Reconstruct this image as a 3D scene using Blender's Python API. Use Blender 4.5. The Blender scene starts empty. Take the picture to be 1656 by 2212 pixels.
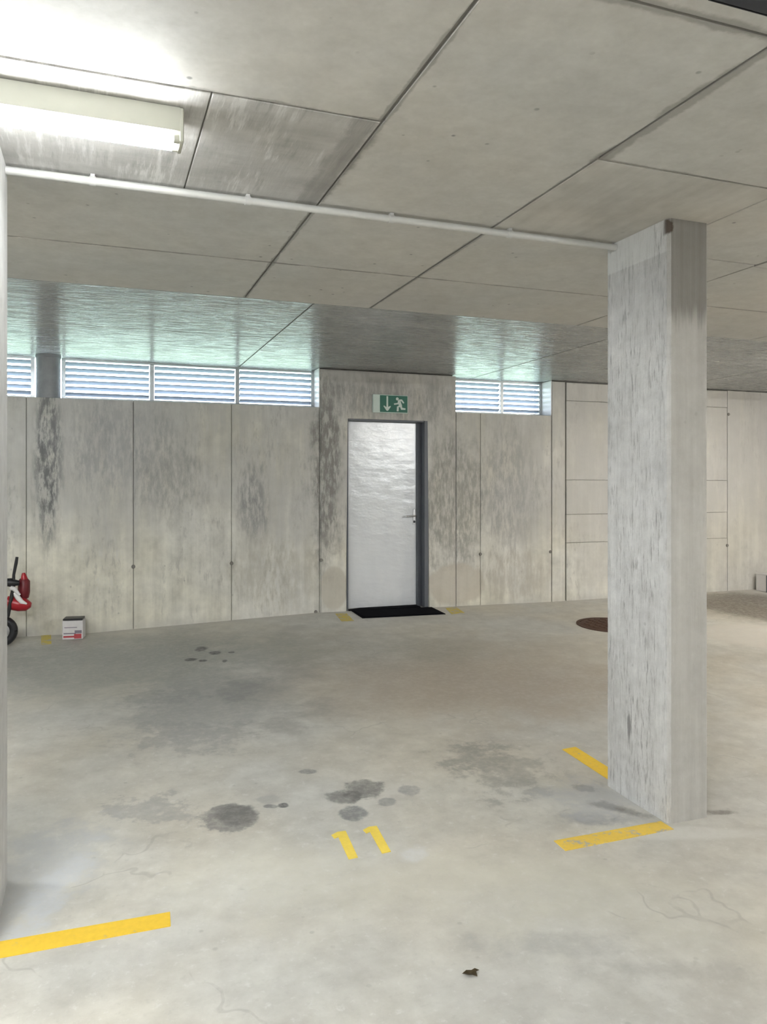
import bpy, bmesh, math, random
from mathutils import Vector, Matrix
random.seed(11)
S = bpy.context.scene
COL = S.collection
# ---------------------------------------------------------------- camera
W, H, FPX, HOR, TH, CAMZ = 1656.0, 2212.0, 1676.6, 1050.2, 0.3524, 1.55
cam = bpy.data.cameras.new('camera')
camo = bpy.data.objects.new('camera', cam); COL.objects.link(camo)
camo.location = (0, 0, CAMZ)
camo.rotation_euler = (math.pi / 2, 0, -TH)
cam.sensor_fit = 'HORIZONTAL'; cam.sensor_width = 36.0
cam.lens = 36.0 * FPX / W
cam.shift_y = -(H / 2 - HOR) / W
cam.clip_start = 0.05
S.camera = camo
# ---------------------------------------------------------------- world and exposure
SKY = 4.2          # overcast daylight
LAMP = 85.0        # fluorescent tubes
wd = bpy.data.worlds.new('overcast_sky'); S.world = wd; wd.use_nodes = True
bg = wd.node_tree.nodes['Background']
bg.inputs[0].default_value = (0.74, 0.86, 1.0, 1); bg.inputs[1].default_value = SKY
vs = S.view_settings
S.display_settings.display_device = 'sRGB'
vs.view_transform = 'Standard'; vs.look = 'None'; vs.gamma = 1.0; vs.use_curve_mapping = False
vs.exposure = 2.06

CEIL = 2.78        # ceiling above the near floor
WY = 7.8           # inner face of the far wall
WIN = 8.05         # plane of the louvre windows
SILL = 2.37
X0, X1, Y0, Y1 = -5.0, 12.0, -7.0, 8.2

# ---------------------------------------------------------------- pixel -> place helpers
def ray(px, py):
    u = (px - W / 2) / FPX; v = (HOR - py) / FPX
    return Vector((math.sin(TH) + u * math.cos(TH), math.cos(TH) - u * math.sin(TH), v))
def interp(x, xs, ys):
    if x <= xs[0]: return ys[0]
    for i in range(1, len(xs)):
        if x <= xs[i]:
            t = (x - xs[i-1]) / (xs[i] - xs[i-1]); return ys[i-1] + t * (ys[i] - ys[i-1])
    return ys[-1]
def floor_z(x, y):
    d = interp(x, [-.45, -.13, .37, 1.25, 2.16, 3.39, 5.0, 8.2], [.172, .166, .183, .21, .238, .222, .205, .21])
    if y < 2.7: s = 0.0
    elif y < 3.5: s = (y - 2.7) ** 2 / 1.6
    else: s = 0.4 + (y - 3.5)
    return d * s / (0.4 + WY - 3.5)
def fl(px, py):                      # pixel on the floor
    d = ray(px, py); z = 0.0
    for _ in range(40):
        t = (z - CAMZ) / d.z
        z = 0.5 * z + 0.5 * floor_z(d.x * t, d.y * t)
    return Vector((d.x * t, d.y * t, floor_z(d.x * t, d.y * t)))
def at_y(px, py, y):                 # pixel on a plane parallel to the far wall
    d = ray(px, py); t = y / d.y
    return Vector((d.x * t, y, CAMZ + d.z * t))

# ---------------------------------------------------------------- node helpers
class NT:
    def __init__(s, name):
        s.m = bpy.data.materials.new(name); s.m.use_nodes = True
        s.t = s.m.node_tree; s.b = s.t.nodes['Principled BSDF']
    def n(s, kind, inp=None, **props):
        nd = s.t.nodes.new(kind)
        for k, v in props.items(): setattr(nd, k, v)
        for k, v in (inp or {}).items(): s.put(nd.inputs[k], v)
        return nd
    def put(s, sock, v):
        if isinstance(v, bpy.types.NodeSocket): s.t.links.new(v, sock)
        else:
            if sock.type == 'RGBA' and len(v) == 3: v = (*v, 1)
            sock.default_value = v
    def pos(s):
        if not hasattr(s, '_p'): s._p = s.n('ShaderNodeNewGeometry').outputs['Position']
        return s._p
    def stretch(s, v, sc): return s.n('ShaderNodeVectorMath', {0: v, 1: sc}, operation='MULTIPLY').outputs[0]
    def noise(s, v, scale, detail=6, rough=.6, dist=0.0):
        return s.n('ShaderNodeTexNoise', {'Vector': v, 'Scale': scale, 'Detail': detail, 'Roughness': rough, 'Distortion': dist}).outputs['Fac']
    def math(s, op, a, b=0.0, c=0.0, clamp=False):
        nd = s.n('ShaderNodeMath', {0: a, 1: b, 2: c}, operation=op); nd.use_clamp = clamp; return nd.outputs[0]
    def rng(s, v, a, b, c=0.0, d=1.0, smooth=True):
        return s.n('ShaderNodeMapRange', {'Value': v, 'From Min': a, 'From Max': b, 'To Min': c, 'To Max': d},
                   interpolation_type='SMOOTHSTEP' if smooth else 'LINEAR').outputs[0]
    def mix(s, fac, a, b, mode='MIX'):
        nd = s.n('ShaderNodeMix', data_type='RGBA', blend_type=mode)
        for i, v in ((0, fac), (6, a), (7, b)): s.put(nd.inputs[i], v)
        return nd.outputs[2]
    def bump(s, h, strength, dist, nrm=None):
        inp = {'Height': h, 'Strength': strength, 'Distance': dist}
        if nrm is not None: inp['Normal'] = nrm
        return s.n('ShaderNodeBump', inp).outputs[0]
    def xyz(s, v=None):
        nd = s.n('ShaderNodeSeparateXYZ', {0: v if v is not None else s.pos()}); return nd.outputs
    def blob(s, loc, rad, rot=0.0, ns=None, amp=.5, soft=.25, axes='xy'):
        # soft-edged irregular stain: 1 inside, 0 outside
        big = 1e4
        if axes == 'xy': sc = (rad[0], rad[1], big); r = (0, 0, rot)
        elif axes == 'xz': sc = (rad[0], big, rad[1]); r = (0, rot, 0)
        else: sc = (big, rad[0], rad[1]); r = (rot, 0, 0)
        mp = s.n('ShaderNodeMapping', {'Vector': s.pos(), 'Location': loc, 'Rotation': r, 'Scale': sc}, vector_type='TEXTURE').outputs[0]
        ln = s.n('ShaderNodeVectorMath', {0: mp}, operation='LENGTH').outputs['Value']
        if ns is not None:
            ln = s.math('ADD', ln, s.math('MULTIPLY', s.math('SUBTRACT', ns, .5), amp * 4))
        return s.rng(ln, 1 - soft, 1 + soft, 1.0, 0.0)
    def done(s, col=None, rough=None, nrm=None, **kw):
        if col is not None: s.put(s.b.inputs['Base Color'], col)
        if rough is not None: s.put(s.b.inputs['Roughness'], rough)
        if nrm is not None: s.put(s.b.inputs['Normal'], nrm)
        for k, v in kw.items(): s.put(s.b.inputs[k], v)
        return s.m

def plain(name, col, rough=.5, metal=0.0, var=.08, scale=20.0, bump=0.0):
    k = NT(name); n = k.noise(k.pos(), scale, 5)
    c = k.mix(n, [max(0, x * (1 - var)) for x in col], [min(1, x * (1 + var)) for x in col])
    return k.done(c, rough, k.bump(n, bump, .002) if bump else None, Metallic=metal)
def emit(name, col, st):
    k = NT(name); return k.done((1, 1, 1), .4, **{'Emission Color': (*col, 1), 'Emission Strength': st})

def concrete(name, dark, light, warm, streak=(6, 6, 6), streak_amt=.3, fine=14.0, blot=1.3, blot_amt=.4, pit=.5, rough=.7, bump=.35, hue=.5, extra=None, spec=.5, streak_bump=.0, rough_var=.0, fine_amt=.7):
    k = NT(name); p = k.pos()
    n1 = k.noise(p, fine, 5, .65)
    n2 = k.noise(p, blot, 3, .6, .4)
    n3 = k.noise(k.stretch(p, streak), 1.0, 4, .6)
    n4 = k.noise(p, .8, 2, .6)
    v = k.math('ADD', k.math('MULTIPLY', k.math('SUBTRACT', n1, .5), fine_amt * 2), .5)
    v = k.math('ADD', v, k.math('MULTIPLY', k.math('SUBTRACT', n2, .5), blot_amt * 4))
    v = k.math('ADD', v, k.math('MULTIPLY', k.math('SUBTRACT', n3, .5), streak_amt * 4), clamp=True)
    c = k.mix(v, dark, light)
    c = k.mix(k.math('MULTIPLY', k.rng(n4, .35, .65), hue), c, k.mix(v, [a * b for a, b in zip(dark, warm)], [a * b for a, b in zip(light, warm)]))
    if pit:
        vo = k.n('ShaderNodeTexVoronoi', {'Vector': p, 'Scale': 9.0, 'Randomness': 1.0}).outputs['Distance']
        pm = k.math('MULTIPLY', k.rng(vo, .05, .11, 1, 0), k.rng(k.noise(p, 3.1, 2), .46, .6))
        c = k.mix(k.math('MULTIPLY', pm, pit), c, [x * .35 for x in dark])
    h = k.math('ADD', n1, k.math('MULTIPLY', n3, streak_bump))
    r = rough
    if rough_var: r = k.math('ADD', rough, k.math('MULTIPLY', k.math('SUBTRACT', n2, .5), rough_var))
    if extra: c, h, r = extra(k, c, h, r, n1, n2, n3)
    return k.done(c, r, k.bump(h, bump, .01), **{'Specular IOR Level': spec})

# ---------------------------------------------------------------- mesh helpers
def link(name, me, mat=None, parent=None):
    o = bpy.data.objects.new(name, me); COL.objects.link(o)
    if mat is not None and me is not None: me.materials.append(mat)
    if parent is not None: o.parent = parent
    return o
def tag(o, label=None, cat=None, group=None, kind=None):
    if label: o['label'] = label
    if cat: o['category'] = cat
    if group: o['group'] = group
    if kind: o['kind'] = kind
    return o
def empty(name, loc=(0, 0, 0), rz=0.0):
    o = bpy.data.objects.new(name, None); COL.objects.link(o); o.location = loc; o.rotation_euler = (0, 0, rz)
    o.empty_display_size = .05
    return o
def finish(name, bm, mat, parent=None, smooth=False):
    me = bpy.data.meshes.new(name); bmesh.ops.recalc_face_normals(bm, faces=bm.faces[:]); bm.to_mesh(me); bm.free()
    if smooth:
        for p in me.polygons: p.use_smooth = True
        me.set_sharp_from_angle(angle=math.radians(40))
    return link(name, me, mat, parent)
def bm_box(bm, x0, x1, y0, y1, z0, z1, bev=0.0, seg=1):
    r = bmesh.ops.create_cube(bm, size=1.0)
    for v in r['verts']:
        v.co = Vector(((x0 + x1) / 2 + v.co.x * (x1 - x0), (y0 + y1) / 2 + v.co.y * (y1 - y0), (z0 + z1) / 2 + v.co.z * (z1 - z0)))
    if bev:
        es = list({e for v in r['verts'] for e in v.link_edges})
        bmesh.ops.bevel(bm, geom=es, offset=bev, segments=seg, affect='EDGES', profile=.5)
def box(name, b, mat, parent=None, bev=0.0, seg=1):
    bm = bmesh.new(); bm_box(bm, *b, bev, seg); return finish(name, bm, mat, parent)
def bm_tube(bm, pts, r, seg=12, caps=True):
    rings = []
    n = len(pts); rr = r if isinstance(r, (list, tuple)) else [r] * n
    up0 = None
    for i, p in enumerate(pts):
        p = Vector(p)
        d = (Vector(pts[min(i + 1, n - 1)]) - Vector(pts[max(i - 1, 0)])).normalized()
        a = Vector((0, 0, 1)) if abs(d.z) < .9 else Vector((0, 1, 0))
        if up0 is not None: a = up0
        s = d.cross(a).normalized(); t = s.cross(d).normalized(); up0 = t
        rings.append([bm.verts.new(p + (s * math.cos(k * 2 * math.pi / seg) + t * math.sin(k * 2 * math.pi / seg)) * rr[i]) for k in range(seg)])
    for i in range(n - 1):
        for k in range(seg):
            bm.faces.new((rings[i][k], rings[i][(k + 1) % seg], rings[i + 1][(k + 1) % seg], rings[i + 1][k]))
    if caps: bm.faces.new(rings[0]); bm.faces.new(rings[-1][::-1])
def tube(name, pts, r, mat, parent=None, seg=12):
    bm = bmesh.new(); bm_tube(bm, pts, r, seg); return finish(name, bm, mat, parent, True)
def prism(name, poly, z0, z1, mat, parent=None, bev=0.0, axis='z'):
    # polygon extruded; axis z: poly is (x, y); axis y: poly is (x, z) and z0, z1 are y
    bm = bmesh.new()
    f = (lambda a, b, c: (a, b, c)) if axis == 'z' else (lambda a, b, c: (a, c, b))
    lo = [bm.verts.new(f(a, b, z0)) for a, b in poly]; hi = [bm.verts.new(f(a, b, z1)) for a, b in poly]
    bm.faces.new(lo); bm.faces.new(hi); n = len(poly)
    for i in range(n): bm.faces.new((lo[i], lo[(i + 1) % n], hi[(i + 1) % n], hi[i]))
    if bev: bmesh.ops.bevel(bm, geom=bm.edges[:], offset=bev, segments=1, affect='EDGES')
    return finish(name, bm, mat, parent)
def lathe(name, prof, mat, parent=None, seg=24, loc=(0, 0, 0), rot=None):
    bm = bmesh.new(); rings = []
    for r, z in prof:
        rings.append([bm.verts.new((r * math.cos(k * 2 * math.pi / seg), r * math.sin(k * 2 * math.pi / seg), z)) for k in range(seg)])
    for i in range(len(prof) - 1):
        for k in range(seg): bm.faces.new((rings[i][k], rings[i][(k + 1) % seg], rings[i + 1][(k + 1) % seg], rings[i + 1][k]))
    bm.faces.new(rings[0][::-1]); bm.faces.new(rings[-1])
    M = Matrix.Translation(loc) @ (rot.to_4x4() if rot else Matrix())
    bmesh.ops.transform(bm, matrix=M, verts=bm.verts[:])
    return finish(name, bm, mat, parent, True)

# ================================================================ MATERIALS
# ---- floor
def floor_extra(k, c, h, r, n1, n2, n3):
    edge = k.noise(k.pos(), 7.0, 5, .68)
    edge2 = k.noise(k.pos(), 2.4, 5, .66)
    spk = k.noise(k.pos(), 26.0, 4, .7)
    c = k.mix(k.rng(spk, .55, .75, 0, .3), c, (.33, .325, .30)); c = k.mix(k.rng(spk, .44, .28, 0, .35), c, (.72, .715, .69))
    def st(px, py, w, hh, col, fac, rot=0.0, amp=.45, soft=.22, ns=None):
        nonlocal c
        p = fl(px, py); a = fl(px + w, py); b = fl(px, py - hh)
        rx = (a - p).length; ry = abs(b.y - p.y) * 1.0
        m = k.blob((p.x, p.y, 0), (rx, ry), -TH + rot, ns or edge, amp, soft)
        m = k.math('MULTIPLY', m, k.rng(spk, .38, .6, .7, 1))
        c = k.mix(k.math('MULTIPLY', m, fac), c, col)
    OIL = (.13, .125, .12)
    # broad tone of the slab: browner towards the middle, worn grey in the near bay
    st(1020, 1450, 420, 75, (.42, .375, .31), .6, amp=.6, soft=.6, ns=edge2)
    st(330, 1440, 330, 60, (.37, .38, .355), .6, amp=.6, soft=.6, ns=edge2)
    st(500, 1500, 170, 60, (.30, .305, .305), .5, amp=.7, soft=.6, ns=edge2)
    st(1080, 1660, 90, 45, (.24, .24, .22), .45, amp=1.2, soft=.35, ns=edge)
    st(250, 1420, 300, 45, (.24, .25, .235), .6, amp=.5, soft=.7, ns=edge2)
    st(430, 1530, 200, 55, (.30, .305, .295), .6, amp=.6, soft=.6, ns=edge2)
    st(1050, 1470, 330, 60, (.36, .30, .235), .6, amp=.4, soft=.7, ns=edge2)
    st(820, 1400, 200, 30, (.30, .30, .26), .5, amp=.6, soft=.7, ns=edge2)
    st(520, 1490, 45, 22, (.19, .195, .195), .5, amp=.9, soft=.5)
    st(350, 1510, 70, 18, (.20, .205, .205), .4, amp=1.0, soft=.5)
    st(620, 1570, 60, 14, (.32, .31, .29), .5, amp=.9, soft=.5)
    st(800, 1900, 420, 70, (.58, .56, .47), .45, amp=.8, soft=.7, ns=edge2)
    st(1330, 1960, 260, 80, (.52, .505, .43), .5, amp=.9, soft=.6, ns=edge2)
    st(1030, 1640, 60, 30, (.27, .265, .235), .45, amp=1.1, soft=.4)
    st(1255, 1702, 22, 10, (.13, .115, .10), .75, amp=.8, soft=.3)
    st(1330, 1745, 60, 10, (.15, .13, .11), .8, amp=.7, soft=.4, rot=-.55)
    st(1290, 1770, 60, 14, (.30, .31, .33), .6, amp=.8, soft=.5)
    st(1560, 1755, 30, 6, (.16, .14, .12), .7, amp=.7, soft=.4)
    # shaded corner and strip of light on the right, painted into the floor colour
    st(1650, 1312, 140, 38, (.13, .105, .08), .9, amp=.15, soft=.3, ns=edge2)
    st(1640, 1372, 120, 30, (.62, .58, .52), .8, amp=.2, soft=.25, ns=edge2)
    # tyre scuffs
    st(330, 1745, 90, 22, (.28, .28, .275), .5, amp=1.4, soft=.3)
    st(410, 1590, 110, 28, (.27, .27, .265), .45, amp=1.3, soft=.3)
    st(1200, 2040, 130, 26, (.36, .36, .35), .5, amp=1.0, soft=.8)
    st(1440, 2095, 120, 20, (.36, .355, .33), .5, amp=.9, soft=.8)
    st(1560, 2160, 130, 60, (.42, .40, .36), .5, amp=.7, soft=.8)
    # oil stains
    st(495, 1765, 62, 31, (.22, .21, .20), .9, rot=.05, amp=.35, soft=.12)
    st(510, 1760, 46, 22, (.15, .145, .14), .8, amp=.4, soft=.2)
    st(785, 1705, 40, 24, OIL, .72, amp=.4, soft=.15)
    st(745, 1722, 36, 15, OIL, .7, amp=.5, soft=.2)
    st(765, 1756, 30, 17, (.16, .165, .17), .8, amp=.3, soft=.15)
    st(835, 1732, 18, 9, (.24, .24, .235), .7, amp=.4, soft=.2)
    st(884, 1706, 26, 12, (.27, .265, .26), .7, amp=.4, soft=.2)
    st(612, 1740, 13, 6, (.09, .09, .09), .9, amp=.4, soft=.2)
    st(585, 1742, 17, 4, (.16, .16, .16), .8, amp=.4, soft=.2)
    st(578, 1727, 26, 8, (.34, .34, .33), .6, amp=.5, soft=.3)
    st(666, 1667, 18, 5, (.2, .195, .19), .8, amp=.4, soft=.2)
    for a in ((435, 1402, 14, 5), (465, 1410, 12, 4), (413, 1425, 12, 3), (438, 1427, 9, 3), (485, 1428, 6, 3), (500, 1409, 7, 2)):
        st(*a, (.06, .06, .06), .9, amp=.4, soft=.25)
    # pale cement smears near the pillars and the far wall
    st(1480, 1800, 150, 16, (.62, .61, .57), .7, rot=.0, amp=.5, soft=.3)
    st(1290, 1725, 95, 40, (.50, .51, .53), .5, amp=.8, soft=.4)
    st(110, 1930, 40, 70, (.74, .76, .78), .6, amp=1.0, soft=.6, ns=edge)
    st(60, 1900, 120, 110, (.47, .49, .52), .5, amp=.7, soft=.4)
    st(900, 1845, 30, 14, (.68, .69, .70), .5, amp=1.0, soft=.6)
    x, y, z = k.xyz()
    seam = k.rng(k.math('ADD', y, k.math('MULTIPLY', k.math('SUBTRACT', edge, .5), .25)), WY - .13, WY - .05)
    c = k.mix(k.math('MULTIPLY', seam, .5), c, (.5, .48, .44))
    # hairline cracks
    cv = k.n('ShaderNodeTexVoronoi', {'Vector': k.n('ShaderNodeVectorMath', {0: k.pos(), 1: k.n('ShaderNodeTexNoise', {'Vector': k.pos(), 'Scale': 2.2, 'Detail': 3}).outputs['Color']}, operation='ADD').outputs[0], 'Scale': .8}, feature='DISTANCE_TO_EDGE').outputs['Distance']
    crack = k.math('MULTIPLY', k.rng(cv, .002, .009, 1, 0), k.rng(edge2, .5, .6))
    c = k.mix(k.math('MULTIPLY', crack, .28), c, (.22, .21, .19))
    h = k.math('SUBTRACT', h, k.math('MULTIPLY', crack, .3))
    return c, h, r
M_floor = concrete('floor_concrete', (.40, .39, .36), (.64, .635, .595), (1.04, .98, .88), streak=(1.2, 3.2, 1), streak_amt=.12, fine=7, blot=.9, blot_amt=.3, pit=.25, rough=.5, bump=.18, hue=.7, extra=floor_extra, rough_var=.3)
# ---- ceiling
def joint_dirt(lines, fac, col):
    # worn dark bleeding along given formwork joints: (axis, position, from, to, half width)
    def f(k, c, h, r, n1, n2, n3):
        x, y, z = k.xyz(); e = k.noise(k.pos(), 5.0, 5, .65)
        for ax, p, a, b, w in lines:
            u, v = (x, y) if ax == 'x' else (y, x)
            d = k.math('ABSOLUTE', k.math('SUBTRACT', u, p))
            d = k.math('ADD', d, k.math('MULTIPLY', k.math('SUBTRACT', e, .5), w * 2.5))
            m = k.rng(d, w * .5, w, 1, 0)
            m = k.math('MULTIPLY', m, k.math('MULTIPLY', k.rng(v, a, a + .1), k.rng(v, b - .1, b, 1, 0)))
            c = k.mix(k.math('MULTIPLY', m, fac), c, col)
        return c, h, r
    return f
M_ceil = concrete('ceiling_smooth_concrete', (.47, .465, .44), (.63, .625, .60), (1.02, .98, .93), streak=(40, 40, 40), streak_amt=.14, fine=9, blot=.8, blot_amt=.3, pit=.8, rough=.6, bump=.10, hue=.7,
    extra=joint_dirt([('x', .885, 2.5, 3.3, .05), ('x', .90, -.2, 5.2, .018), ('x', 1.775, 1.0, 2.6, .035), ('x', 1.763, 2.3, 5.2, .017), ('y', 1.63, 1.1, 1.8, .035), ('y', 2.465, -.9, .95, .022), ('y', 2.465, 1.7, 2.8, .016), ('y', 4.22, -.9, 6, .010), ('x', 3.44, 1.5, 5.2, .014)], .62, (.235, .225, .205)))
def strip_extra(k, c, h, r, n1, n2, n3):
    s = k.noise(k.stretch(k.pos(), (34, 3.0, 1)), 1.0, 6, .68)
    gate = k.rng(k.noise(k.stretch(k.pos(), (5, 4, 1)), 1.0, 3), .38, .6)
    c = k.mix(k.math('MULTIPLY', k.math('MULTIPLY', k.rng(s, .5, .64), gate), .7), c, (.74, .73, .71))
    c = k.mix(k.math('MULTIPLY', k.math('MULTIPLY', k.rng(s, .47, .36), gate), .55), c, (.27, .265, .25))
    xx = k.xyz()
    d = k.math('ADD', k.math('ABSOLUTE', k.math('SUBTRACT', xx[0], .85)), k.math('MULTIPLY', k.math('SUBTRACT', n1, .5), .12))
    c = k.mix(k.rng(d, .03, .065, .6, 0), c, (.26, .25, .235))
    return c, k.math('ADD', h, s), r
M_ceil_strip = concrete('ceiling_streaked_concrete', (.36, .355, .34), (.60, .59, .57), (1, .98, .95), streak=(3, 14, 1), streak_amt=.25, fine=6, blot=1.2, blot_amt=.35, pit=.2, rough=.6, bump=.14, hue=.4, extra=strip_extra)
M_ceil_col = concrete('ceiling_concrete_by_pillar', (.42, .41, .38), (.62, .605, .57), (1.02, .97, .92), streak=(16, 1.6, 1), streak_amt=.25, fine=6, blot=1.2, blot_amt=.3, pit=.2, rough=.6, bump=.12, hue=.5)
def board_extra(k, c, h, r, n1, n2, n3):
    x, y, z = k.xyz()
    # boards 11 cm wide running along x
    f = k.math('FRACT', k.math('MULTIPLY', k.math('ADD', y, k.math('MULTIPLY', n2, .01)), 1 / .155))
    g = k.math('ABSOLUTE', k.math('SUBTRACT', f, .5))
    line = k.rng(g, .44, .5)
    sp = k.noise(k.stretch(k.pos(), (6, 46, 1)), 1.0, 5, .62)
    c = k.mix(k.math('MULTIPLY', line, .35), c, (.13, .13, .12))
    h = k.math('ADD', k.math('MULTIPLY', sp, 1.0), k.math('MULTIPLY', line, -.5))
    bid = k.noise(k.stretch(k.pos(), (.3, 6, 1)), 1.0, 1)
    c = k.mix(k.rng(bid, .3, .7, 0, .35), c, (.24, .25, .245))
    return c, h, k.rng(sp, .35, .65, .14, .42)
M_ceil_board = concrete('ceiling_board_concrete', (.30, .305, .305), (.50, .505, .50), (.98, 1.0, .98), streak=(1.5, 16, 1), streak_amt=.3, fine=9, blot=1.0, blot_amt=.25, pit=.0, rough=.3, bump=.22, hue=.5, extra=board_extra, spec=.33)
M_joint = plain('joint_dirt', (.21, .20, .18), .9, var=.3)
# ---- far wall
def wall_extra(k, c, h, r, n1, n2, n3):
    x, y, z = k.xyz()
    e = k.noise(k.pos(), 4.0, 4, .65); es = k.noise(k.stretch(k.pos(), (9, 9, 1.2)), 1.0, 4, .65)
    # rain-washed darker upper part; its lower limit wanders
    lim = k.math('ADD', z, k.math('MULTIPLY', k.math('SUBTRACT', k.noise(k.stretch(k.pos(), (1.6, 1, .25)), 1.0, 4, .6), .5), 1.6))
    up = k.math('MULTIPLY', k.rng(lim, .85, 1.35), k.rng(es, .3, .6, .45, 1))
    c = k.mix(k.math('MULTIPLY', up, .72), c, k.mix(es, (.32, .32, .32), (.58, .575, .55)))
    fk = k.noise(k.stretch(k.pos(), (26, 26, 7)), 1.0, 4, .72); fl2 = k.noise(k.stretch(k.pos(), (3, 3, 1.2)), 1.0, 3)
    fm = k.math('MULTIPLY', k.rng(fk, .5, .68), k.rng(fl2, .42, .62))
    c = k.mix(k.math('MULTIPLY', fm, .38), c, (.22, .215, .205))
    lm = k.math('MULTIPLY', k.rng(fk, .46, .34), k.rng(fl2, .45, .6))
    c = k.mix(k.math('MULTIPLY', lm, .4), c, (.62, .61, .58))
    def st(px, py, w, hh, col, fac, amp=.5, soft=.3, ns=None, mod=True):
        nonlocal c
        p = at_y(px, py, WY); a = at_y(px + w, py, WY); b = at_y(px, py - hh, WY)
        m = k.blob((p.x, 0, p.z), (abs(a.x - p.x), abs(b.z - p.z)), 0, ns or es, amp, soft, 'xz')
        if mod: m = k.math('MULTIPLY', m, k.rng(fk, .36, .6, .15, 1))
        c = k.mix(k.math('MULTIPLY', m, fac), c, col)
    st(105, 1000, 30, 165, (.10, .105, .105), .9, amp=.45, soft=.5)          # dark run under the round post
    st(545, 1090, 32, 75, (.20, .20, .20), .65, amp=.5, soft=.6)
    st(240, 960, 120, 120, (.30, .30, .31), .5, amp=.5, soft=.7)
    st(370, 1040, 60, 80, (.28, .275, .26), .5, amp=.6, soft=.7, ns=e)
    st(1100, 1060, 55, 130, (.30, .30, .295), .6, amp=.4, soft=.5)
    st(705, 1010, 28, 210, (.19, .18, .165), .85, amp=.5, soft=.5, ns=e)               # rough margin left of the door
    st(980, 1080, 60, 140, (.28, .275, .245), .75, amp=.3, soft=.3, ns=e)
    st(830, 860, 150, 45, (.27, .26, .245), .6, amp=.5, soft=.5, ns=e)
    st(720, 1270, 30, 46, (.52, .49, .42), .75, amp=.06, soft=.1, mod=False)           # pale making-good beside the door
    st(985, 1262, 62, 44, (.52, .48, .41), .7, amp=.12, soft=.1, mod=False)
    st(1110, 1240, 75, 50, (.46, .43, .37), .55, amp=.4, soft=.25)
    st(590, 1240, 95, 70, (.45, .43, .36), .5, amp=.5, soft=.35)
    st(1290, 1000, 75, 260, (.54, .53, .50), .45, amp=.1, soft=.3, mod=False)
    st(1620, 1050, 170, 260, (.56, .55, .53), .5, amp=.1, soft=.3, mod=False)
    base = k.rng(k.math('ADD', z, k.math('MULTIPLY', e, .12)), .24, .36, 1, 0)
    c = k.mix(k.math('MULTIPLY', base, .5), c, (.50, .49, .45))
    return c, h, r
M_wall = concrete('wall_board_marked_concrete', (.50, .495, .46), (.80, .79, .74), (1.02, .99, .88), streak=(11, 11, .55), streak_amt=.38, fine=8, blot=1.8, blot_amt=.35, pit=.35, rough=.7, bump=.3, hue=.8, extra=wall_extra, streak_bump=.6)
M_wall_plain = concrete('plain_wall_concrete', (.36, .35, .32), (.52, .51, .47), (1.03, .98, .9), streak=(8, 8, .6), streak_amt=.3, fine=8, blot=1.2, pit=.2, rough=.7, bump=.2)
# ---- pillars
def pillar_extra(side):
    def f(k, c, h, r, n1, n2, n3):
        x, y, z = k.xyz()
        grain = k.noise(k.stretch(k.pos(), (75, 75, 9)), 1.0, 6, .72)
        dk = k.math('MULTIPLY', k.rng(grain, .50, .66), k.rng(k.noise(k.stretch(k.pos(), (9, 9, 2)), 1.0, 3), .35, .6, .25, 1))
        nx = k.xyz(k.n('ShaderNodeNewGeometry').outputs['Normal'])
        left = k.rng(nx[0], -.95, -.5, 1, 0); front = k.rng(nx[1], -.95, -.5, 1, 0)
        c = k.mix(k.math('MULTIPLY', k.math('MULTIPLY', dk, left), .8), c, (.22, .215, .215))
        c = k.mix(k.math('MULTIPLY', front, .55), c, k.mix(n3, (.36, .335, .285), (.52, .495, .435)))  # front face darker and beige: its weaker light is put into the colour
        if side:
            # pale collar cast at the head of the left face, dark damp run at the head of the front face
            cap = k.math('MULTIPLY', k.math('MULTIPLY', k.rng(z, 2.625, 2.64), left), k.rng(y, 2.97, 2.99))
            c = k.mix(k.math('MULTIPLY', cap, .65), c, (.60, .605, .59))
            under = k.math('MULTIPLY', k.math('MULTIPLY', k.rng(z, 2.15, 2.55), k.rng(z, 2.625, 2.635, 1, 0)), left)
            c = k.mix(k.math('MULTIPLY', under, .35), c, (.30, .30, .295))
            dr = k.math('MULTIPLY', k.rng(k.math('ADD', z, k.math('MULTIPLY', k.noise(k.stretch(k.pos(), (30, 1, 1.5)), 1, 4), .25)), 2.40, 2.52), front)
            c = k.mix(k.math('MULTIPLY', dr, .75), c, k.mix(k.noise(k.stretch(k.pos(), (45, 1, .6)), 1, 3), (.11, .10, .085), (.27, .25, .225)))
            gy = 2.452 / ray(1358, 1570).x * ray(1358, 1570).y; gz = CAMZ + 2.452 / ray(1358, 1570).x * ray(1358, 1570).z
            gr = k.blob((0, gy, gz), (.012, .07), 0, n1, .2, .35, 'yz')
            c = k.mix(k.math('MULTIPLY', k.math('MULTIPLY', gr, left), .75), c, (.17, .16, .16))
            ru = k.blob((2.455, 2.885, 2.745), (.022, .035), 0, n1, .5, .3, 'xz')
            ru = k.math('MULTIPLY', ru, k.rng(y, 2.90, 2.93, 1, 0))
            c = k.mix(k.math('MULTIPLY', ru, .9), c, (.06, .035, .02))
        return c, k.math('ADD', h, k.math('MULTIPLY', grain, 1.3)), r
    return f
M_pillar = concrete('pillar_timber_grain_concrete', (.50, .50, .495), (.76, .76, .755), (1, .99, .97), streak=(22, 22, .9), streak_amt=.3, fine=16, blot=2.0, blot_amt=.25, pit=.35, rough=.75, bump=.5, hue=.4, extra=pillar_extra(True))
M_pillar2 = concrete('near_pillar_concrete', (.52, .52, .515), (.72, .72, .71), (1, .99, .97), streak=(22, 22, .9), streak_amt=.25, fine=16, blot=2.0, blot_amt=.25, pit=.2, rough=.75, bump=.4, hue=.4, extra=pillar_extra(False))
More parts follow.
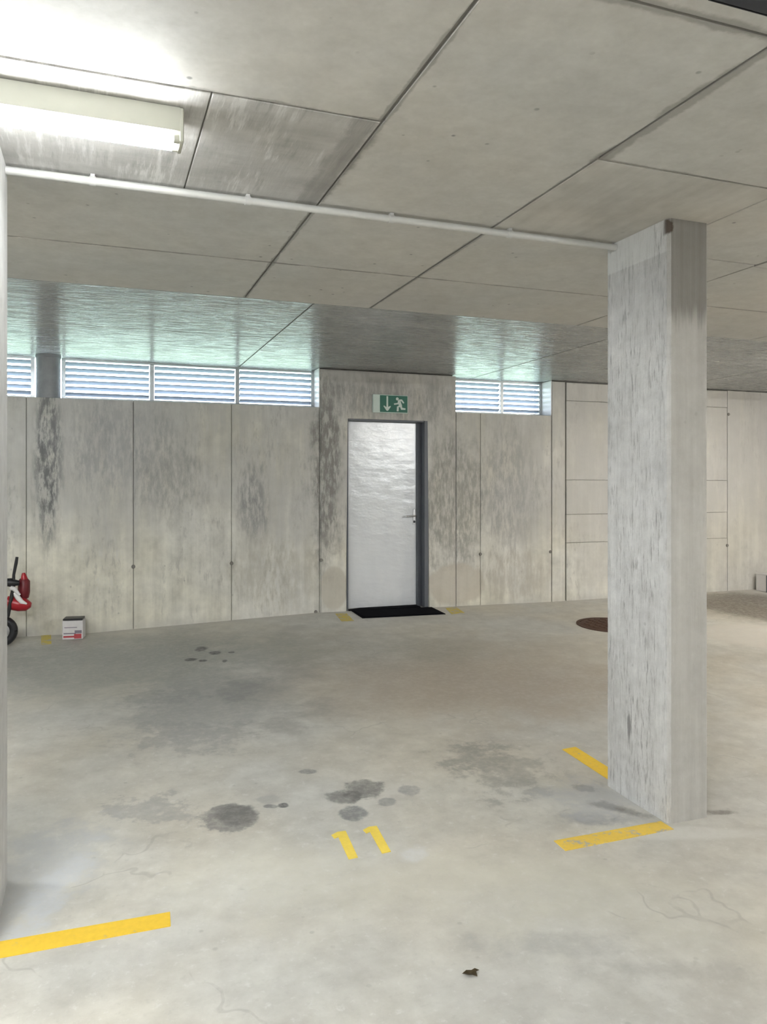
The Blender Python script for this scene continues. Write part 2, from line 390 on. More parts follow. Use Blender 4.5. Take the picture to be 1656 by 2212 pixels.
M_post = concrete('round_post_concrete', (.20, .21, .22), (.33, .34, .35), (1, 1, 1), streak=(14, 14, 1), streak_amt=.2, fine=12, pit=.2, rough=.6, bump=.2)
# ---- metals, plastics, paint
M_alu = plain('window_aluminium', (.62, .65, .67), .35, .7, .05)
M_slat = plain('louvre_slat_grey', (.30, .34, .40), .4, 0, .03)
M_galv = plain('galvanised_conduit', (.62, .62, .60), .35, .25, .06, 40)
M_frame = plain('door_frame_paint', (.115, .125, .145), .45, 0, .15, 12)
M_black = plain('black_rubber', (.004, .004, .006), 1.0, 0, .3, 120, .2)
M_black.node_tree.nodes['Principled BSDF'].inputs['Specular IOR Level'].default_value = .08
M_blackplast = plain('black_plastic', (.012, .012, .014), .4)
M_steel = plain('handle_steel', (.55, .55, .56), .3, .9)
M_lampbody = plain('lamp_housing_enamel', (.46, .46, .39), .45, 0, .03)
M_tube = emit('fluorescent_tube', (.95, .98, 1.0), LAMP * 1.5)
M_darkmetal = plain('dark_tray_metal', (.035, .038, .05), .5, .3)
M_green = plain('sign_green', (.004, .12, .075), .45, 0, .05)
M_signwhite = plain('sign_white', (.62, .72, .66), .5, 0, .04)
M_rust = plain('rusted_iron', (.085, .042, .026), .75, .3, .5, 30, .5)
M_red = plain('red_plastic', (.36, .012, .02), .3, 0, .1)
M_darkred = plain('dark_red_plastic', (.14, .008, .014), .4, 0, .15)
M_whiteplast = plain('white_plastic', (.75, .73, .72), .4, 0, .04)
M_card = plain('white_carton', (.66, .64, .64), .7, 0, .12, 25)
M_redprint = plain('red_print', (.45, .06, .07), .7, 0, .2)
M_greyprint = plain('grey_print', (.22, .20, .24), .7, 0, .2)
M_leaf = plain('dry_leaf', (.09, .065, .03), .8, 0, .4, 60)
M_grass = plain('grass_outside', (.26, .33, .22), .9, 0, .3, 3)
def door_mat():
    k = NT('door_grey_metal_paint'); p = k.pos()
    n = k.noise(p, 3.0, 5, .6); s = k.noise(k.stretch(p, (4, 1, 1.3)), 1.4, 4, .6)
    w = k.noise(k.stretch(p, (3.2, 1, 7)), 1.5, 3, .5)
    c = k.mix(s, (.66, .69, .73), (.82, .84, .86))
    return k.done(c, .26, k.bump(w, .16, .03), Metallic=.1)
M_door = door_mat()
def paint(name, col, wear):
    k = NT(name); p = k.pos(); n = k.noise(p, 14, 7, .7); b = k.noise(p, 45, 4, .6)
    m = k.rng(k.math('ADD', k.math('MULTIPLY', n, .7), k.math('MULTIPLY', b, .3)), wear - .04, wear + .05)
    c = k.mix(b, [x * .86 for x in col], [min(1, x * 1.1) for x in col])
    return k.done(k.mix(m, (.44, .42, .36), c), .6)
YEL = (.80, .53, .045)
M_yel = paint('yellow_road_paint', YEL, .36)
M_yel_worn = paint('worn_yellow_road_paint', (.78, .54, .08), .43)
M_yel_num = paint('yellow_number_paint', (.84, .64, .10), .34)
M_yel_old = paint('faded_yellow_road_paint', (.58, .46, .08), .46)

# ================================================================ SETTING
# ---- floor
def build_floor():
    xs = []; x = X0
    while x < X1 + 1e-6: xs.append(x); x += .125
    ys = []; y = Y0
    while y < Y1 + .01: ys.append(y); y += .1
    vs_, fs = [], []
    for y in ys:
        for x in xs: vs_.append((x, y, floor_z(x, y)))
    nx = len(xs)
    for j in range(len(ys) - 1):
        for i in range(nx - 1):
            a = j * nx + i; fs.append((a, a + 1, a + nx + 1, a + nx))
    me = bpy.data.meshes.new('floor'); me.from_pydata(vs_, [], fs)
    for p in me.polygons: p.use_smooth = True
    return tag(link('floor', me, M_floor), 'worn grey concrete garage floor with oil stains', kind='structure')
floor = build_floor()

# ---- ceiling: dark joint bed with cast panels under it
ceiling = tag(box('ceiling', (X0 - .2, X1 + .2, Y0 - .2, Y1 + .05, CEIL + .008, CEIL + .2), M_joint), 'bare concrete ceiling cast in large panels', kind='structure')
G = .005
def cpanel(x0, x1, y0, y1, mat, g=G):
    dz = random.uniform(-.0012, .0012)
    if mat is M_ceil_strip: dz = 0.0; g = .0025
    bm = bmesh.new(); bm_box(bm, x0 + g, x1 - g, y0 + g, y1 - g, CEIL + dz, CEIL + .012, .0025)
    return finish('panel', bm, mat, ceiling)
ya, yb, yc, yd = 3.34, 4.22, 5.07, 6.36
xa, xb, xc, xd, xe = -.81, .90, 1.763, 2.69, 3.44
for a in ((xa, .335, 2.465, ya, M_ceil_strip), (.335, xb, 2.465, ya, M_ceil_strip),
          (xa, xb, 1.63, 2.465, M_ceil), (xa, xb, .77, 1.63, M_ceil), (xb, xc, 1.63, ya, M_ceil), (xb, xc, -.1, 1.63, M_ceil),
          (xc, xd, 2.465, ya, M_ceil_col), (xc, xd, .75, 2.465, M_ceil), (xd, xe, 1.63, ya, M_ceil), (xd, xe, -.1, 1.63, M_ceil),
          (xe, 5.15, 1.63, ya + .03, M_ceil), (5.15, 6.86, 1.63, ya + .03, M_ceil), (xe, 5.15, -.1, 1.63, M_ceil),
          (xa, xb, ya, yb, M_ceil), (xb, xc, ya, yb, M_ceil), (xc, xe, ya, yb, M_ceil), (xe, 5.15, ya + .03, yb, M_ceil), (5.15, 6.86, ya + .03, yb, M_ceil), (6.86, 8.57, ya, yb, M_ceil),
          (xa, xb, yb, yc, M_ceil), (xb, xc, yb, yc, M_ceil), (xc, xe, yb, yc, M_ceil), (xe, 5.15, yb, yc, M_ceil), (5.15, 6.86, yb, yc, M_ceil), (6.86, 8.57, yb, yc, M_ceil),
          (8.57, X1, 1.63, yc, M_ceil), (6.86, 8.57, 1.63, ya, M_ceil), (5.15, X1, -.1, 1.63, M_ceil),
          (-2.52, xa, 1.63, ya, M_ceil), (-2.52, xa, ya, yc, M_ceil), (X0, -2.52, -.1, yc, M_ceil), (-2.52, xa, -.1, 1.63, M_ceil), (xa, xb, -.1, .77, M_ceil), (xc, xd, -.1, .75, M_ceil),
          (X0, 3.5, Y0, -.1, M_ceil), (3.5, X1, Y0, -.1, M_ceil),
          (X0, 1.366, yc, yd, M_ceil_board), (X0, 1.366, yd, Y1, M_ceil_board), (1.366, 4.0, yc, Y1, M_ceil_board), (4.0, 6.65, yc, Y1, M_ceil_board), (6.65, 9.3, yc, Y1, M_ceil_board), (9.3, X1, yc, Y1, M_ceil_board)):
    cpanel(*a)

# ---- far wall, cast bay by bay
wall = empty('wall_back', (0, WY, 0)); tag(wall, 'stained board-marked concrete far wall with a door and louvre windows', kind='structure')
def wpart(name, b, mat, bev=.004):
    o = box(name, b, mat, None, bev); o.parent = wall; o.matrix_parent_inverse = Matrix.Translation((0, -WY, 0)); return o
T = Y1
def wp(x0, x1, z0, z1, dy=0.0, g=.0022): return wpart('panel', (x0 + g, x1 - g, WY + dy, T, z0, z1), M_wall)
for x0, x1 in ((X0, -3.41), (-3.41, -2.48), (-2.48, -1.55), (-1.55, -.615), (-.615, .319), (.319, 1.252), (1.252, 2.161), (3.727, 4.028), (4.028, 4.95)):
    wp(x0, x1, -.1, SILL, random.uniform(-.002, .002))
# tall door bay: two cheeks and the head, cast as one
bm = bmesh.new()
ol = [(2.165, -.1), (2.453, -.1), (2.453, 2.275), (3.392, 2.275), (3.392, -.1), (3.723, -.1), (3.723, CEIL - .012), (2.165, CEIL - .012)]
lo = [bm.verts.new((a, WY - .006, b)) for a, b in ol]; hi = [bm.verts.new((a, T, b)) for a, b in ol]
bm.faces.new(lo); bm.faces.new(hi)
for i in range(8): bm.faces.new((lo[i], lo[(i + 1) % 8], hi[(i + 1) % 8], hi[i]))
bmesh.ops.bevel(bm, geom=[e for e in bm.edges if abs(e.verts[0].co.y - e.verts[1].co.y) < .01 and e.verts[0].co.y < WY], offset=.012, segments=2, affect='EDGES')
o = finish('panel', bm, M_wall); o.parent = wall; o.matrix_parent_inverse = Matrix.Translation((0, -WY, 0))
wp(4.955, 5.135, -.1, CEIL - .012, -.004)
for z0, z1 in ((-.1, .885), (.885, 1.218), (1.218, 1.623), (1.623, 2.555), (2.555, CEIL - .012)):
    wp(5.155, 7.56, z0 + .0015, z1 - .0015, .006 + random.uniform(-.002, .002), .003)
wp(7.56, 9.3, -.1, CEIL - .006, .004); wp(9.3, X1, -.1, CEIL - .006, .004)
# joint bed behind the panels
wpart('joint_bed', (5.13, 9.32, WY + .03, T - .02, -.1, CEIL - .02), M_joint, 0)
wpart('joint_bed', (X0, 2.44, WY + .02, T - .02, -.1, SILL - .02), M_joint, 0)
wpart('joint_bed', (3.72, 4.97, WY + .02, T - .02, -.1, SILL - .02), M_joint, 0)
wpart('joint_bed', (2.18, 3.71, WY + .06, T - .02, CEIL - .03, CEIL + .006), M_joint, 0)
wpart('joint_bed', (4.97, X1 - .01, WY + .06, T - .02, CEIL - .03, CEIL + .006), M_joint, 0)
wp(X0, -3.205, SILL, CEIL - .002)
# formwork tie holes along the joints
hole_me = None
for px, py in ((288, 1224), (500, 1217), (694, 1210), (1037, 1197), (1188, 1192), (1570, 1178), (1573, 895), (682, 1322)):
    p = at_y(px, py, WY)
    bm = bmesh.new(); bmesh.ops.create_cone(bm, cap_ends=True, segments=14, radius1=.019, radius2=.016, depth=.012)
    bmesh.ops.transform(bm, matrix=Matrix.Translation((p.x, WY - .004, p.z)) @ Matrix.Rotation(math.pi / 2, 4, 'X'), verts=bm.verts[:])
    o = finish('tie_hole_plug', bm, M_joint); o.parent = wall; o.matrix_parent_inverse = Matrix.Translation((0, -WY, 0))
# the other walls of the garage, out of the picture
tag(box('wall_left', (X0 - .2, X0, Y0, T, -.1, CEIL + .008), M_wall_plain), kind='structure')
tag(box('wall_right', (X1, X1 + .2, Y0, T, -.1, CEIL + .008), M_wall_plain), kind='structure')
tag(box('wall_front', (X0 - .2, X1 + .2, Y0 - .2, Y0, -.1, CEIL + .008), M_wall_plain), kind='structure')
# lawn outside at sill level
tag(box('ground_outside', (-25, 32, Y1 + .01, 45, SILL - .4, SILL - .12), M_grass), 'green lawn outside the basement windows', kind='structure')

# ---- louvre windows
def louvre(name, label, xs, end_r=True):
    w = empty(name, (xs[0], WIN, SILL)); tag(w, label, kind='structure')
    def part(nm, b, mat, bev=.003):
        o = box(nm, b, mat, None, bev); o.parent = w; o.matrix_parent_inverse = Matrix.Translation((-xs[0], -WIN, -SILL)); return o
    z0, z1 = SILL, CEIL - .003
    part('frame_bottom', (xs[0], xs[-1], WIN - .03, WIN + .05, z0, z0 + .035), M_alu)
    part('frame_top', (xs[0], xs[-1], WIN - .03, WIN + .05, z1 - .022, z1), M_alu)
    for i, x in enumerate(xs):
        a, b = (x, x + .035) if i == 0 else ((x - .035, x) if i == len(xs) - 1 else (x - .02, x + .02))
        part('frame_upright', (a, b, WIN - .035, WIN + .05, z0 + .03, z1 - .02), M_alu)
    if end_r: part('reveal_liner', (xs[-1] - .006, xs[-1] + .002, WY + .004, WIN - .036, z0, z1), M_whiteplast, .001)
    n = 6; pitch = (z1 - .022 - z0 - .035) / n
    for i in range(len(xs) - 1):
        bm = bmesh.new(); L = xs[i + 1] - xs[i] - .05
        bm_box(bm, -L / 2, L / 2, -.026, .026, -.004, .004)
        bmesh.ops.rotate(bm, cent=(0, 0, 0), matrix=Matrix.Rotation(math.radians(-30), 3, 'X'), verts=bm.verts[:])
        me = None
        for j in range(n):
            if me is None:
                s = finish('slat', bm, M_slat); me = s.data
            else:
                s = bpy.data.objects.new('slat', me); COL.objects.link(s)
            s.parent = w
            s.location = ((xs[i] + xs[i + 1]) / 2 - xs[0], 0, z0 + .035 + pitch * (j + .5) - SILL)
    return w
louvre('window_1', 'louvre window left of the round post', [-3.2, -2.35, -1.42, -.56], False)
louvre('window_2', 'long louvre window with three lights left of the door', [-.325, .503, 1.348, 2.162])
louvre('window_3', 'short louvre window with two lights right of the door', [3.725, 4.42, 4.953])

# ---- door
door = empty('door_1', (2.453, WY, floor_z(2.9, WY))); tag(door, 'grey metal emergency exit door in a dark steel frame', kind='structure')
DZ = floor_z(2.9, WY)
def dpart(nm, b, mat, parent=door, bev=.003):
    o = box(nm, b, mat, None, bev); o.parent = parent
    o.matrix_parent_inverse = Matrix.Translation((-2.453, -WY, -DZ)); return o
DL = 7.93
dpart('leaf', (2.475, 3.303, DL, DL + .05, DZ + .012, 2.245), M_door)
dpart('frame_upright', (3.303, 3.345, DL - .035, DL + .07, DZ, 2.274), M_frame)
dpart('frame_upright', (3.345, 3.391, WY - .004, DL + .07, DZ, 2.274), M_frame)
dpart('frame_upright', (2.454, 2.478, WY + .01, DL + .07, DZ, 2.274), M_frame)
dpart('frame_head', (2.478, 3.345, WY + .01, DL + .07, 2.247, 2.274), M_frame)
dpart('threshold', (2.478, 3.303, WY - .0, DL + .06, DZ - .03, DZ + .010), M_black)
hd = dpart('lever_handle', (3.262, 3.288, DL - .008, DL, 1.13, 1.30), M_steel)
bm = bmesh.new(); bm_tube(bm, [(3.275, DL, 1.225), (3.275, DL - .05, 1.225), (3.26, DL - .058, 1.226), (3.16, DL - .058, 1.221)], .010, 10)
finish('lever', bm, M_steel, hd, True)
bm = bmesh.new(); bm_tube(bm, [(3.275, DL - .001, 1.158), (3.275, DL - .016, 1.158)], .012, 12)
finish('key_cylinder', bm, M_darkmetal, hd, True)

# ================================================================ PILLARS
def pillar(x0, x1, label, mat):
    bm = bmesh.new()
    bm_box(bm, x0, x1, 2.885, 3.352, -.06, CEIL - .001)
    es = [e for e in bm.edges if abs(e.verts[0].co.z - e.verts[1].co.z) > 1]
    bmesh.ops.bevel(bm, geom=es, offset=.014, segments=1, affect='EDGES')
    return tag(finish('pillar', bm, mat), label, 'pillar', 'garage pillars')
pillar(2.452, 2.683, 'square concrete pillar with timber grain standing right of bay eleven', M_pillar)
pillar(-.565, -.331, 'concrete pillar cut off by the left edge of the picture', M_pillar2)
# round post standing on the wall between the two left louvres
po = lathe('round_post', [(.106, SILL), (.106, CEIL - .03), (.113, CEIL - .028), (.113, CEIL - .004)], M_post, None, 32, (-.436, WY + .107, 0))
tag(po, 'round dark concrete post between the two left louvre windows', 'post')

# ================================================================ SERVICES
PY, PZ = 3.27, CEIL - .026
cp = empty('conduit', (-.33, PY, PZ)); tag(cp, 'thin pale metal conduit running under the ceiling between the pillars', 'conduit')
def cpart(o): o.parent = cp; o.matrix_parent_inverse = Matrix.Translation((.33, -PY, -PZ)); return o
cpart(tube('pipe', [(-.33, PY, PZ), (2.45, PY, PZ)], .0155, M_galv, None, 16))
for px in (200, 535, 845, 1100):
    d = ray(px, 372 + .122 * (px - 15)); x = d.x / d.y * PY
    cpart(tube('coupling', [(x - .012, PY, PZ), (x + .012, PY, PZ)], .0185, M_galv, None, 16))
    cpart(box('clip', (x - .008, x + .008, PY - .012, PY + .012, PZ + .012, CEIL - .0015), M_galv))

def tube_lamp(x0, x1, y, label, tube_mat=M_tube):
    lp = empty('tube_lamp', ((x0 + x1) / 2, y, CEIL)); tag(lp, label, 'lamp', 'fluorescent tube lamps on the ceiling')
    inv = Matrix.Translation((-(x0 + x1) / 2, -y, -CEIL))
    def a(o, p=lp): o.parent = p; o.matrix_parent_inverse = inv if p is lp else Matrix(); return o
    # spine with sloping sides
    bm = bmesh.new(); pr = [(-.050, -.0015), (-.050, -.078), (-.046, -.081), (.046, -.081), (.050, -.078), (.050, -.0015)]
    lo = [bm.verts.new((x0 + .012, y + u, CEIL + v)) for u, v in pr]; hi = [bm.verts.new((x1 - .012, y + u, CEIL + v)) for u, v in pr]
    bm.faces.new(lo); bm.faces.new(hi)
    for i in range(6): bm.faces.new((lo[i], lo[(i + 1) % 6], hi[(i + 1) % 6], hi[i]))
    a(finish('housing', bm, M_lampbody))
    for xe_ in (x0, x1 - .014):
        bm = bmesh.new(); bm_box(bm, xe_, xe_ + .014, y - .051, y + .051, CEIL - .112, CEIL - .0015, .003); a(finish('end_cap', bm, M_lampbody))
    for s in (-1, 1):
        t = a(tube('tube', [(x0 + .03, y + s * .033, CEIL - .098), (x1 - .03, y + s * .033, CEIL - .098)], .013, tube_mat, None, 14))
        for xx in ((x0 + .013, x0 + .031), (x1 - .031, x1 - .013)):
            a(tube('socket', [(xx[0], y + s * .033, CEIL - .098), (xx[1], y + s * .033, CEIL - .098)], .0145, M_lampbody, None, 14), t)
    return lp
M_tube_low = emit('near_fluorescent_tube', (.95, .98, 1.0), LAMP * .3)
tube_lamp(-1.24, .262, 2.64, 'lit twin fluorescent tube lamp on the ceiling at upper left', M_tube_low)
M_tube2 = emit('warm_fluorescent_tube', (1.0, .94, .86), LAMP * .45)
tube_lamp(6.35, 7.85, 5.2, 'added unseen fluorescent fill lamp near the far right wall', M_tube2)  # unseen lamp added to brighten the far right wall
M_tube3 = emit('left_fill_tube', (.95, .98, 1.0), LAMP * .38)
tube_lamp(-3.2, -1.7, 4.3, 'added unseen fluorescent fill lamp behind the left pillar', M_tube3)  # unseen lamp put in to lift the left part of the far wall
tube_lamp(4.6, 6.1, 2.3, 'lit fluorescent lamp right of the square pillar, outside the picture', M_tube2)
tube_lamp(-1.9, -.4, -.3, 'added unseen fluorescent fill lamp left of the camera')  # unseen fill, added for the near bay and the pillar's left face
tube_lamp(6.5, 8.0, -2.4, 'lit fluorescent lamp behind the camera on the right')

# cable tray in the upper right corner
tr = empty('cable_tray', (3.0, 1.4, CEIL)); tag(tr, 'dark cable tray on the ceiling in the upper right corner', 'cable tray')
inv = Matrix.Translation((-3.0, -1.4, -CEIL))
for nm, b in (('tray_bottom', (1.40, 4.6, 1.26, 1.505, CEIL - .042, CEIL - .038)), ('tray_side', (1.40, 4.6, 1.502, 1.508, CEIL - .042, CEIL - .002)), ('tray_side', (1.40, 4.6, 1.257, 1.263, CEIL - .042, CEIL - .002))):
    o = box(nm, b, M_darkmetal); o.parent = tr; o.matrix_parent_inverse = inv

# ---- emergency exit sign over the door
SX, SY, SZ = 2.937, WY - .006, 2.43
sg = empty('exit_sign', (SX, SY, SZ)); tag(sg, 'green and white emergency exit sign above the door', 'sign')
inv = Matrix.Translation((-SX, -SY, -SZ))
def sp(o, p=sg): o.parent = p; o.matrix_parent_inverse = inv if p is sg else Matrix(); return o
sx0, sx1, sz0, sz1 = 2.737, 3.137, 2.333, 2.527
FY = SY - .028
sp(box('sign_body', (sx0, sx1, FY, SY, sz0, sz1), M_signwhite, None, .003))
gp = sp(box('green_panel', (2.816, sx1 - .007, FY - .0025, FY + .001, sz0 + .008, sz1 - .008), M_green))
sp(box('white_panel', (sx0 + .006, 2.806, FY - .0025, FY + .001, sz0 + .015, sz1 - .012), M_signwhite))
u = lambda px: sx0 + (px - 215) / (1340 - 215) * (sx1 - sx0)       # sign traced in its own frame
v = lambda py: sz1 - (py - 200) / (810 - 200) * (sz1 - sz0)
def flat(nm, poly, d=0.0): return sp(prism(nm, [(u(a), v(b)) for a, b in poly], FY - .0045 - d, FY - .001, M_signwhite, None, 0, 'y'), gp)
flat('arrow', [(640, 250), (695, 250), (695, 610), (765, 575), (780, 600), (690, 740), (645, 740), (545, 590), (560, 565), (640, 620)])
flat('running_figure_body', [(1010, 385), (1060, 345), (1140, 340), (1220, 455), (1180, 478), (1115, 395), (1095, 410), (1140, 540), (1145, 620), (1255, 640), (1250, 690), (1110, 690), (1085, 610), (1040, 600), (1030, 745), (970, 745), (980, 590), (1050, 540), (1015, 510), (890, 535), (880, 485), (1000, 465)])
bm = bmesh.new(); bmesh.ops.create_cone(bm, cap_ends=True, segments=16, radius1=.0165, radius2=.0165, depth=.0035)
bmesh.ops.transform(bm, matrix=Matrix.Translation((u(990), FY - .0028, v(330))) @ Matrix.Rotation(math.pi / 2, 4, 'X'), verts=bm.verts[:])
sp(finish('running_figure_head', bm, M_signwhite), gp)

# ================================================================ FLOOR MARKINGS
def marking(poly, mat, label, cat='floor marking', name='yellow_line'):
    bm = bmesh.new(); t = .0025
    lo = [bm.verts.new((a, b, floor_z(a, b) - .003)) for a, b in poly]; hi = [bm.verts.new((a, b, floor_z(a, b) + t)) for a, b in poly]
    bm.faces.new(hi); bm.faces.new(lo[::-1]); n = len(poly)
    for i in range(n): bm.faces.new((lo[i], lo[(i + 1) % n], hi[(i + 1) % n], hi[i]))
    o = finish(name, bm, mat); return tag(o, label, cat) if label else o
marking([(-.62, 2.825), (.24, 2.822), (.246, 2.915), (-.62, 2.93)], M_yel, 'yellow painted line from the left pillar across the bay front', )
marking([(1.862, 2.826), (2.438, 2.836), (2.438, 2.922), (1.866, 2.922)], M_yel_worn, 'worn yellow painted line at the foot of the square pillar')
marking([(2.503, 3.40), (2.60, 3.40), (2.598, 3.84), (2.503, 3.832)], M_yel, 'yellow painted line behind the square pillar')
def pxmark(pts, label): marking([tuple(fl(*p)[:2]) for p in pts], M_yel_old, label)
pxmark([(88, 1372), (110, 1370), (111, 1391), (89, 1393)], 'faded yellow patch on the floor near the white carton')
pxmark([(724, 1326), (748, 1325), (764, 1341), (738, 1343)], 'faded yellow patch on the floor left of the black doormat')
pxmark([(962, 1314), (985, 1312), (1003, 1324), (975, 1327)], 'faded yellow patch on the floor right of the black doormat')
bn = empty('bay_number', (1.08, 3.18, floor_z(1.08, 3.18))); tag(bn, 'yellow painted bay number 11 on the floor', 'bay number')
one = [(0.0, 0.0), (.041, .003), (.063, .243), (.026, .246), (-.008, .226), (-.004, .192), (.016, .2)]
for ox in (.974, 1.121):
    o = marking([(ox + a, 3.066 + b) for a, b in one], M_yel_num, None, name='digit'); o.parent = bn
    o.matrix_parent_inverse = Matrix.Translation(-bn.location)

# ================================================================ THINGS ON THE FLOOR
# doormat
def mat_():
    x0, x1, y0, y1 = 2.505, 3.425, 7.425, 7.79
    zc = lambda x, y: floor_z(x, y)
    dm = empty('doormat', (3.0, y0, zc(3, y0))); tag(dm, 'black rubber doormat in front of the grey door', 'doormat')
    inv = Matrix.Translation(-dm.location)
    def slab(nm, x0, x1, y0, y1, t0, t1):
        bm = bmesh.new(); nx = 8
        top = [[bm.verts.new((x0 + (x1 - x0) * i / nx, y, zc(x0 + (x1 - x0) * i / nx, y) + t1)) for i in range(nx + 1)] for y in (y0, y1)]
        bot = [[bm.verts.new((x0 + (x1 - x0) * i / nx, y, zc(x0 + (x1 - x0) * i / nx, y) + t0)) for i in range(nx + 1)] for y in (y0, y1)]
        for i in range(nx):
            bm.faces.new((top[0][i], top[0][i + 1], top[1][i + 1], top[1][i])); bm.faces.new((bot[0][i], bot[0][i + 1], bot[1][i + 1], bot[1][i]))
            for q in (0, 1): bm.faces.new((bot[q][i], bot[q][i + 1], top[q][i + 1], top[q][i]))
        for i in (0, nx): bm.faces.new((bot[0][i], bot[1][i], top[1][i], top[0][i]))
        o = finish(nm, bm, M_black); o.parent = dm; o.matrix_parent_inverse = inv
    slab('rubber_border', x0, x1, y0, y1, .0005, .007); slab('pile', x0 + .025, x1 - .025, y0 + .02, y1 - .02, .005, .011)
mat_()
# manhole cover behind the pillar
c0 = fl(1318, 1351)
mh = empty('manhole_cover', (c0.x, c0.y, c0.z)); tag(mh, 'round rusty manhole cover in the floor behind the square pillar', 'manhole cover')
tilt = math.atan(.046)
mh.rotation_euler = (tilt, 0, 0)
lathe('rim', [(.335, .001), (.335, .010), (.30, .010), (.30, .001)], M_rust, mh, 40)
cv = lathe('lid', [(.296, .001), (.296, .008), (.285, .011)], M_rust, mh, 40)
stud = None
for i in range(-3, 4):
    for j in range(-3, 4):
        if i * i + j * j > 10: continue
        if stud is None:
            stud = box('stud', (-.025, .025, -.025, .025, .009, .016), M_rust, cv, .004); stud.location = (i * .075, j * .075, 0)
        else:
            s = stud.copy(); COL.objects.link(s); s.parent = cv; s.location = (i * .075, j * .075, 0)
# carton by the wall
bx, by = -.205, 7.64
bz = floor_z(bx, by)
bo = empty('paint_carton', (bx, by, bz), math.radians(-8)); tag(bo, 'small white carton with red print and dark top by the far wall', 'carton')
hw, hd_, hh = .088, .075, .17
box('carton_body', (-hw, hw, -hd_, hd_, 0, hh), M_card, bo, .004)
box('dark_lid', (-hw + .004, hw - .004, -hd_ + .003, hd_ - .003, hh, hh + .018), M_blackplast, bo, .003)
box('print', (-hw + .01, hw - .02, -hd_ - .0012, -hd_ + .001, .018, .034), M_redprint, bo)
box('print', (hw - .075, hw - .012, -hd_ - .0014, -hd_ + .001, .008, .05), M_redprint, bo)
box('print', (-hw + .012, hw - .06, -hd_ - .0012, -hd_ + .001, .05, .060), M_greyprint, bo)
box('print', (hw - .07, hw - .01, -hd_ - .0016, -hd_ + .001, .055, .082), M_greyprint, bo)
box('print', (-hw + .018, hw - .05, -hd_ - .0012, -hd_ + .001, .105, .112), M_greyprint, bo)

# red and black ride-on scooter half hidden by the left pillar
sy = 7.45
def q(px, py): p = at_y(px, py, sy); return p.x, p.z
sc_z = floor_z(-.8, sy)
sc = empty('ride_on_scooter', (-.80, sy, sc_z)); tag(sc, 'red and black toy scooter with white stripe half hidden behind the left pillar', 'scooter')
inv = Matrix.Translation((.80, -sy, -sc_z))
def sa(o, p=sc): o.parent = p; o.matrix_parent_inverse = inv if p is sc else Matrix(); return o
wx, wr = q(2, 1330)[0], .135
wheel_z = sc_z + wr
bm = bmesh.new(); ring = [(wx + (wr - .035) * math.cos(a * math.pi / 14), sy, wheel_z + (wr - .035) * math.sin(a * math.pi / 14)) for a in range(29)]
bm_tube(bm, ring, .035, 12, False); wh = sa(finish('wheel', bm, M_blackplast, None, True))
sa(lathe('hub', [(.03, -.035), (.07, -.02), (.07, .02), (.03, .035)], M_steel, None, 20, (wx, sy, wheel_z), Matrix.Rotation(math.pi / 2, 3, 'X')), wh)
# rear wheel further left
bm = bmesh.new(); ring = [(wx - .62 + (wr - .035) * math.cos(a * math.pi / 14), sy, wheel_z + (wr - .035) * math.sin(a * math.pi / 14)) for a in range(29)]
bm_tube(bm, ring, .035, 12, False); wh2 = sa(finish('wheel', bm, M_blackplast, None, True))
sa(lathe('hub', [(.03, -.035), (.07, -.02), (.07, .02), (.03, .035)], M_steel, None, 20, (wx - .62, sy, wheel_z), Matrix.Rotation(math.pi / 2, 3, 'X')), wh2)
# swept fender
def sweep(nm, pts, rad, flat_y, mat, p=sc):
    bm = bmesh.new(); bm_tube(bm, pts, rad, 14)
    for vtx in bm.verts: vtx.co.y = sy + (vtx.co.y - sy) * flat_y
    return sa(finish(nm, bm, mat, None, True), p)
fp = [(*q(a, b),) for a, b in ((14, 1300), (26, 1302), (42, 1305), (56, 1306), (64, 1304), (68, 1302))]
fe = sweep('fender', [(a, sy, b) for a, b in fp], [.05, .062, .062, .055, .035, .006], 1.0, M_red)
st_ = [q(a, b) for a, b in ((32, 1278), (40, 1290), (48, 1299), (59, 1303))]
sweep('stripe', [(a, sy - .045, b) for a, b in st_], [.018, .022, .02, .008], 1.0, M_whiteplast, fe)
bp = [q(a, b) for a, b in ((51, 1250), (51, 1256), (51, 1280), (51, 1292), (51, 1297))]
sweep('tank', [(a, sy + .03, b) for a, b in bp], [.03, .05, .05, .04, .01], 1.0, M_darkred)
np_ = [q(a, b) for a, b in ((50, 1238), (51, 1244), (52, 1252))]
sweep('cap', [(a, sy + .02, b) for a, b in np_], [.012, .022, .03], 1.0, M_red)
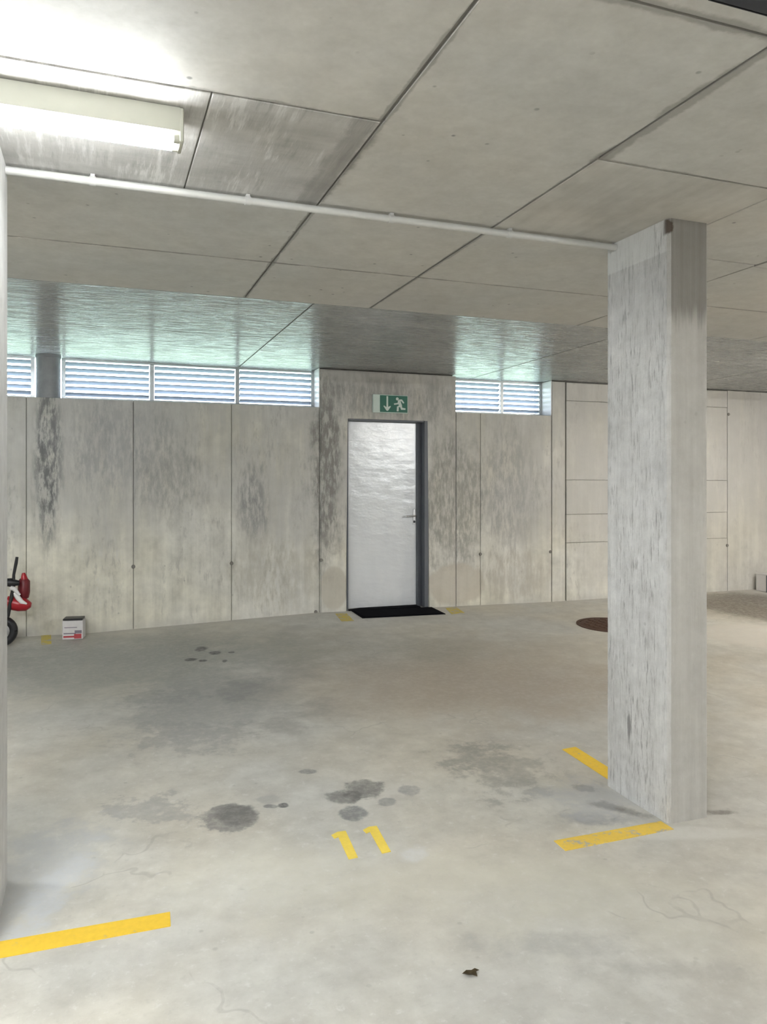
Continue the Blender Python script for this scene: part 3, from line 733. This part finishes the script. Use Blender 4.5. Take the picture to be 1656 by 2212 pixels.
fk = [q(a, b) for a, b in ((18, 1330), (30, 1268), (31, 1240), (36, 1215), (38, 1202))]
sweep('handlebar_stem', [(a, sy - .05, b) for a, b in fk], [.016, .016, .012, .014, .012], 1.0, M_blackplast)
hb = [q(a, b) for a, b in ((8, 1256), (24, 1257), (43, 1258))]
sweep('headlamp_housing', [(a, sy - .045, b) for a, b in hb], [.03, .038, .02], 1.0, M_blackplast)
sb = [q(a, b) for a, b in ((24, 1268), (32, 1270), (44, 1284))]
sweep('white_shield', [(a, sy - .06, b) for a, b in sb], [.02, .02, .012], 1.0, M_whiteplast)
db = [(wx - .62, sy, wheel_z + .05), (wx - .4, sy, wheel_z + .04), (wx - .1, sy, wheel_z + .10), (wx + .04, sy, wheel_z + .17)]
sa(tube('frame_tube', db, .035, M_darkred))

# pale box at the right edge of the picture, foot of the far wall
p = at_y(1651, 1250, 7.6); zb = floor_z(p.x, 7.7)
wb = empty('floor_box', (p.x + .16, 7.65, zb)); tag(wb, 'pale box on the floor at the right picture edge by the wall', 'box')
box('box_body', (-.16, .16, -.09, .09, 0, .21), M_whiteplast, wb, .004)
box('dark_edge', (-.165, -.153, -.094, -.075, 0, .212), M_frame, wb, .002)
box('box_lid', (-.163, .163, -.093, .093, .21, .222), M_whiteplast, wb, .003)

# dry leaf near the camera
p = fl(1016, 2107)
bm = bmesh.new(); random.seed(5)
ol = [(-.028, -.004), (-.012, .012), (.004, .010), (.016, .017), (.030, .010), (.018, .002), (.020, -.012), (.004, -.008), (-.010, -.014)]
c_ = bm.verts.new((0, 0, .004)); rim = [bm.verts.new((a, b, .003 + random.uniform(0, .010))) for a, b in ol]
for i in range(len(rim)): bm.faces.new((c_, rim[i], rim[(i + 1) % len(rim)]))
bmesh.ops.solidify(bm, geom=bm.faces[:], thickness=.0012)
lf = finish('dry_leaf', bm, M_leaf); lf.location = (p.x, p.y, p.z); lf.rotation_euler = (0, 0, -.3)
tag(lf, 'small crumpled dry leaf lying on the floor near the camera', 'leaf')
